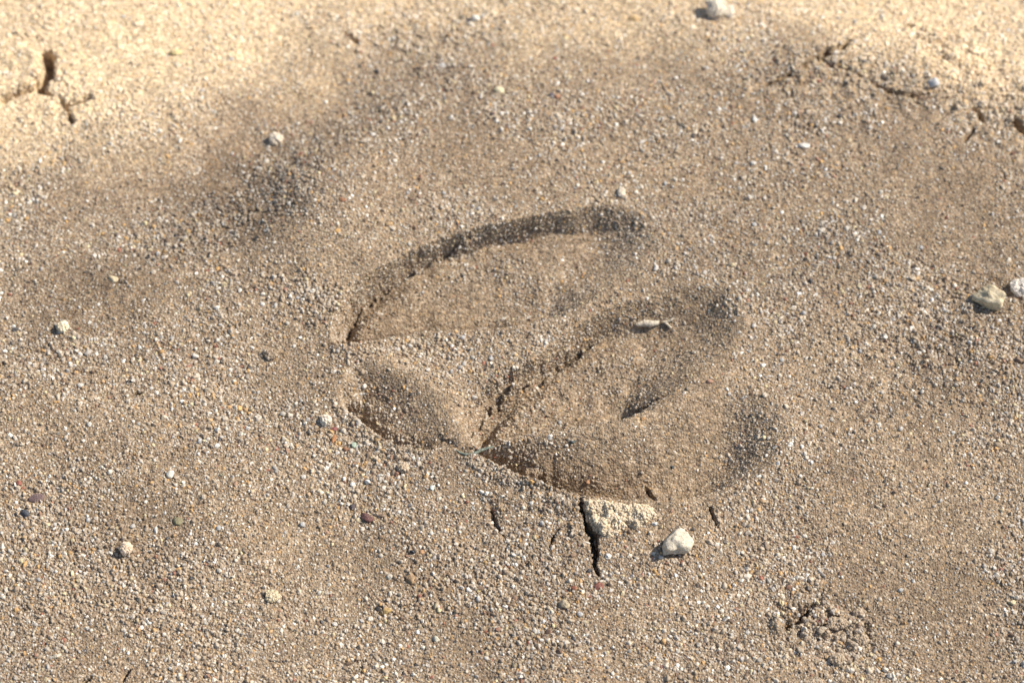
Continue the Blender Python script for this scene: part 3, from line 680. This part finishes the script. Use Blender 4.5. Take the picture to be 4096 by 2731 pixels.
for (px_, py_, pz_) in ((xb, yb, zb), (xc, yc, zc)):
    ts2 = np.linspace(0, 1, 7); a0 = np.array([x1 - .2, y1, z1 + .4]); mid = np.array([xa, ya, za + .35]); e = np.array([px_, py_, pz_ + .3])
    ln = np.stack([(1 - t) ** 2 * a0 + 2 * t * (1 - t) * mid + t * t * e for t in ts2])
    bit('side_twig', *tube(ln, np.linspace(.16, .26, 7), 7, 5, .25), tm, parent=tw, loc=tl)
gp = [(1822, 1797), (1850, 1812), (1885, 1815), (1915, 1803), (1945, 1792), (1975, 1783)]
g3 = []
for p in catmull(gp, closed=False, sub=4):
    q = px2g([p], .9)[0]; g3.append((q[0], q[1], .75))
g3 = np.array(g3); ts = np.linspace(0, 1, len(g3))
bit('plant_fibre', *tube(g3, .10 + .2 * np.sin(ts * math.pi), 8, 8, .4), stone_material((.24, .27, .21), (.10, .13, .115), .9, .5, 1400.0), 'grey green plant fibre along the rim between pit and broad toe', 'plant fibre')
for k, (pts, lb) in enumerate([([(2398, 862), (2412, 838), (2435, 834), (2460, 850)], 'thin pale rootlet arching over the end of the long toe print'),
                               ([(2435, 900), (2452, 886), (2472, 892), (2478, 912)], 'tiny curled rootlet inside the end of the long toe print')]):
    L3 = np.array([hit(*p) for p in catmull(pts, closed=False, sub=4)]); L3[:, 2] += .15
    bit('rootlet', *tube(L3, np.full(len(L3), .13), 6, k, .15), stone_material((.42, .31, .21), None, .8, .2, 1500.0), lb, 'rootlet')

# pale quartz grains that stand out of the sand
Q = """494,68 381,113 813,128 565,232 810,363 857,449 926,238 792,685 929,616 1065,646 985,726 952,777 1327,667 1529,435 1776,774 1969,845 2517,693 2552,753
2660,735 2219,613 2249,518 2719,792 1630,774 3262,420 2827,274 3250,137 3419,89 3357,74 3012,655 3523,768 3017,899 3506,887 3970,857 3384,917 631,1013 613,1090 804,1224
875,1242 1190,1192 1318,1227 1101,1221 1149,1293 1298,1186 83,1376 321,1543 768,1564 557,1695 262,1751 357,1698 1131,1656 798,1763 506,1623 530,2104 851,2124 875,2112
812,1987 1214,1907 1300,2008 1211,2098 646,2300 417,2324 324,2327 89,2104 27,2062 220,2098 875,2431 670,2416 655,2446 1339,2496 77,2300 155,2318 18,2654 497,2520 821,2490
351,2080 1612,2056 1466,1928 1558,2306 2151,2526 1853,2112 2639,2553 2710,2604 2320,2455 2588,2348 1945,2348 2404,2211 2168,2092 3375,2139 3517,2130 3964,2205 3601,2359
3083,2348 2988,2529 3077,2321 3291,2217 3520,2398 4059,2645 3017,2630 3193,2458 3431,2458 2940,2440 3389,915 3517,930 3136,953 2988,1162 2958,1195 3214,1251 3169,1236
3014,1305 3119,1343 3684,992 3839,1031 3687,1198 3497,1308 3440,1406 3059,1579 3604,1715 3327,1677 3282,1704 4014,1465 3675,1412 3723,1611 3127,1442 1810,1055 1690,1170
2170,1635 2240,1690 2568,1890 1640,1385 1715,1375 1850,1350 1780,1395 1590,1400 1890,1430 1965,1435"""
qmat = [stone_material(c, None, .38, .15, 1100.0) for c in ((.66, .61, .54), (.60, .54, .44), (.55, .53, .50), (.62, .52, .40))]
qmesh = []
for k in range(8):
    P, F = angular(ICO2, 300 + k, 8,   .62, .95, .05, .03); P = P / np.abs(P).max(0)
    qmesh.append(mesh_np('quartz_grain', P * MM, F, qmat[k % 4]))
TONES = ('milky white', 'cream', 'pale grey', 'tan white')
MARKS = [(500, 150, 'on the pale dry bank'), (900, 250, 'on the dry bank near the honey yellow stone'), (900, 700, 'in the dark hollow'), (1300, 700, 'between hollow and long toe print'), (1600, 500, 'above the long toe print'),
         (2000, 820, 'along the upper rim of the long toe'), (2300, 550, 'near the terracotta grain'), (2620, 740, 'beyond the end of the long toe'), (3020, 560, 'near the long white splinter'), (3330, 110, 'by the gap in the pale bank'),
         (2850, 280, 'below the big white clod'), (3450, 850, 'on open sand beyond the middle toe'), (3950, 900, 'above the ochre yellow stone'), (650, 1050, 'near the pale tan chip'), (840, 1230, 'below the dark hollow'),
         (1230, 1210, 'in the cluster beside the long toe tip'), (100, 1400, 'near the feathery cream crumb'), (400, 1650, 'on plain sand below the feathery crumb'), (800, 1700, 'above the white triangular chip'), (1130, 1650, 'left of the rough pit'),
         (820, 2060, 'near the olive pebble'), (1250, 2000, 'between maroon pebble and olive pebble'), (80, 2090, 'near the slate grey stone'), (300, 2320, 'below the pinkish cream clod'), (700, 2420, 'left of the yellowish flat crumb'),
         (20, 2650, 'near the elongated cream chip'), (500, 2520, 'above the short crack by the cream chip'), (1350, 2490, 'left of the ochre brown stone'), (1540, 2100, 'near the maroon pebble'), (1900, 2200, 'below the crumbly rim'),
         (2200, 2500, 'near the beige dark-edged stone'), (2400, 2220, 'beside the rim crack'), (2670, 2560, 'on plain sand below the chalky pebble'), (3060, 2340, 'between chalky pebble and crumbled patch'), (3000, 2580, 'left of the crumbled patch'),
         (3420, 2140, 'above the crumbled patch'), (3560, 2390, 'right of the crumbled patch'), (3990, 2210, 'above the yellow angular grain'), (4050, 2640, 'below the yellow angular grain'), (2990, 1180, 'at the end of the middle toe'),
         (3180, 1260, 'just past the middle toe end'), (3080, 1480, 'on the rise past middle and broad toes'), (3680, 1080, 'left of the ochre yellow stone'), (3470, 1360, 'on open sand well below the ochre stone'), (3650, 1620, 'on bare sand past the broad toe'),
         (3300, 1690, 'near the end of the broad toe'), (4010, 1465, 'below the ochre yellow stone'), (1750, 1110, 'inside the long toe print'), (2200, 1660, 'inside the middle toe print'), (2570, 1890, 'inside the broad toe print'), (1750, 1390, 'on the ridge between the toes')]
for i, t in enumerate(Q.split()):
    px, py = map(float, t.split(',')); x, y, z = hit(px, py); r = random.uniform(.32, .52)
    o = link(bpy.data.objects.new('quartz_grain', qmesh[i % 8])); o.scale = (r * random.uniform(.9, 1.25), r * random.uniform(.8, 1.1), r * random.uniform(.7, .9))
    o.rotation_euler = (random.uniform(-.4, .4), random.uniform(-.4, .4), random.uniform(0, 6.28)); o.location = (x * MM, y * MM, (z + r * .05) * MM)
    near = min(MARKS, key=lambda m: math.hypot(m[0] - px, m[1] - py))[2]
    tag(o, f'{TONES[i % 4]} large quartz grain {near}', 'quartz grain', 'pale quartz grains strewn over the sand')
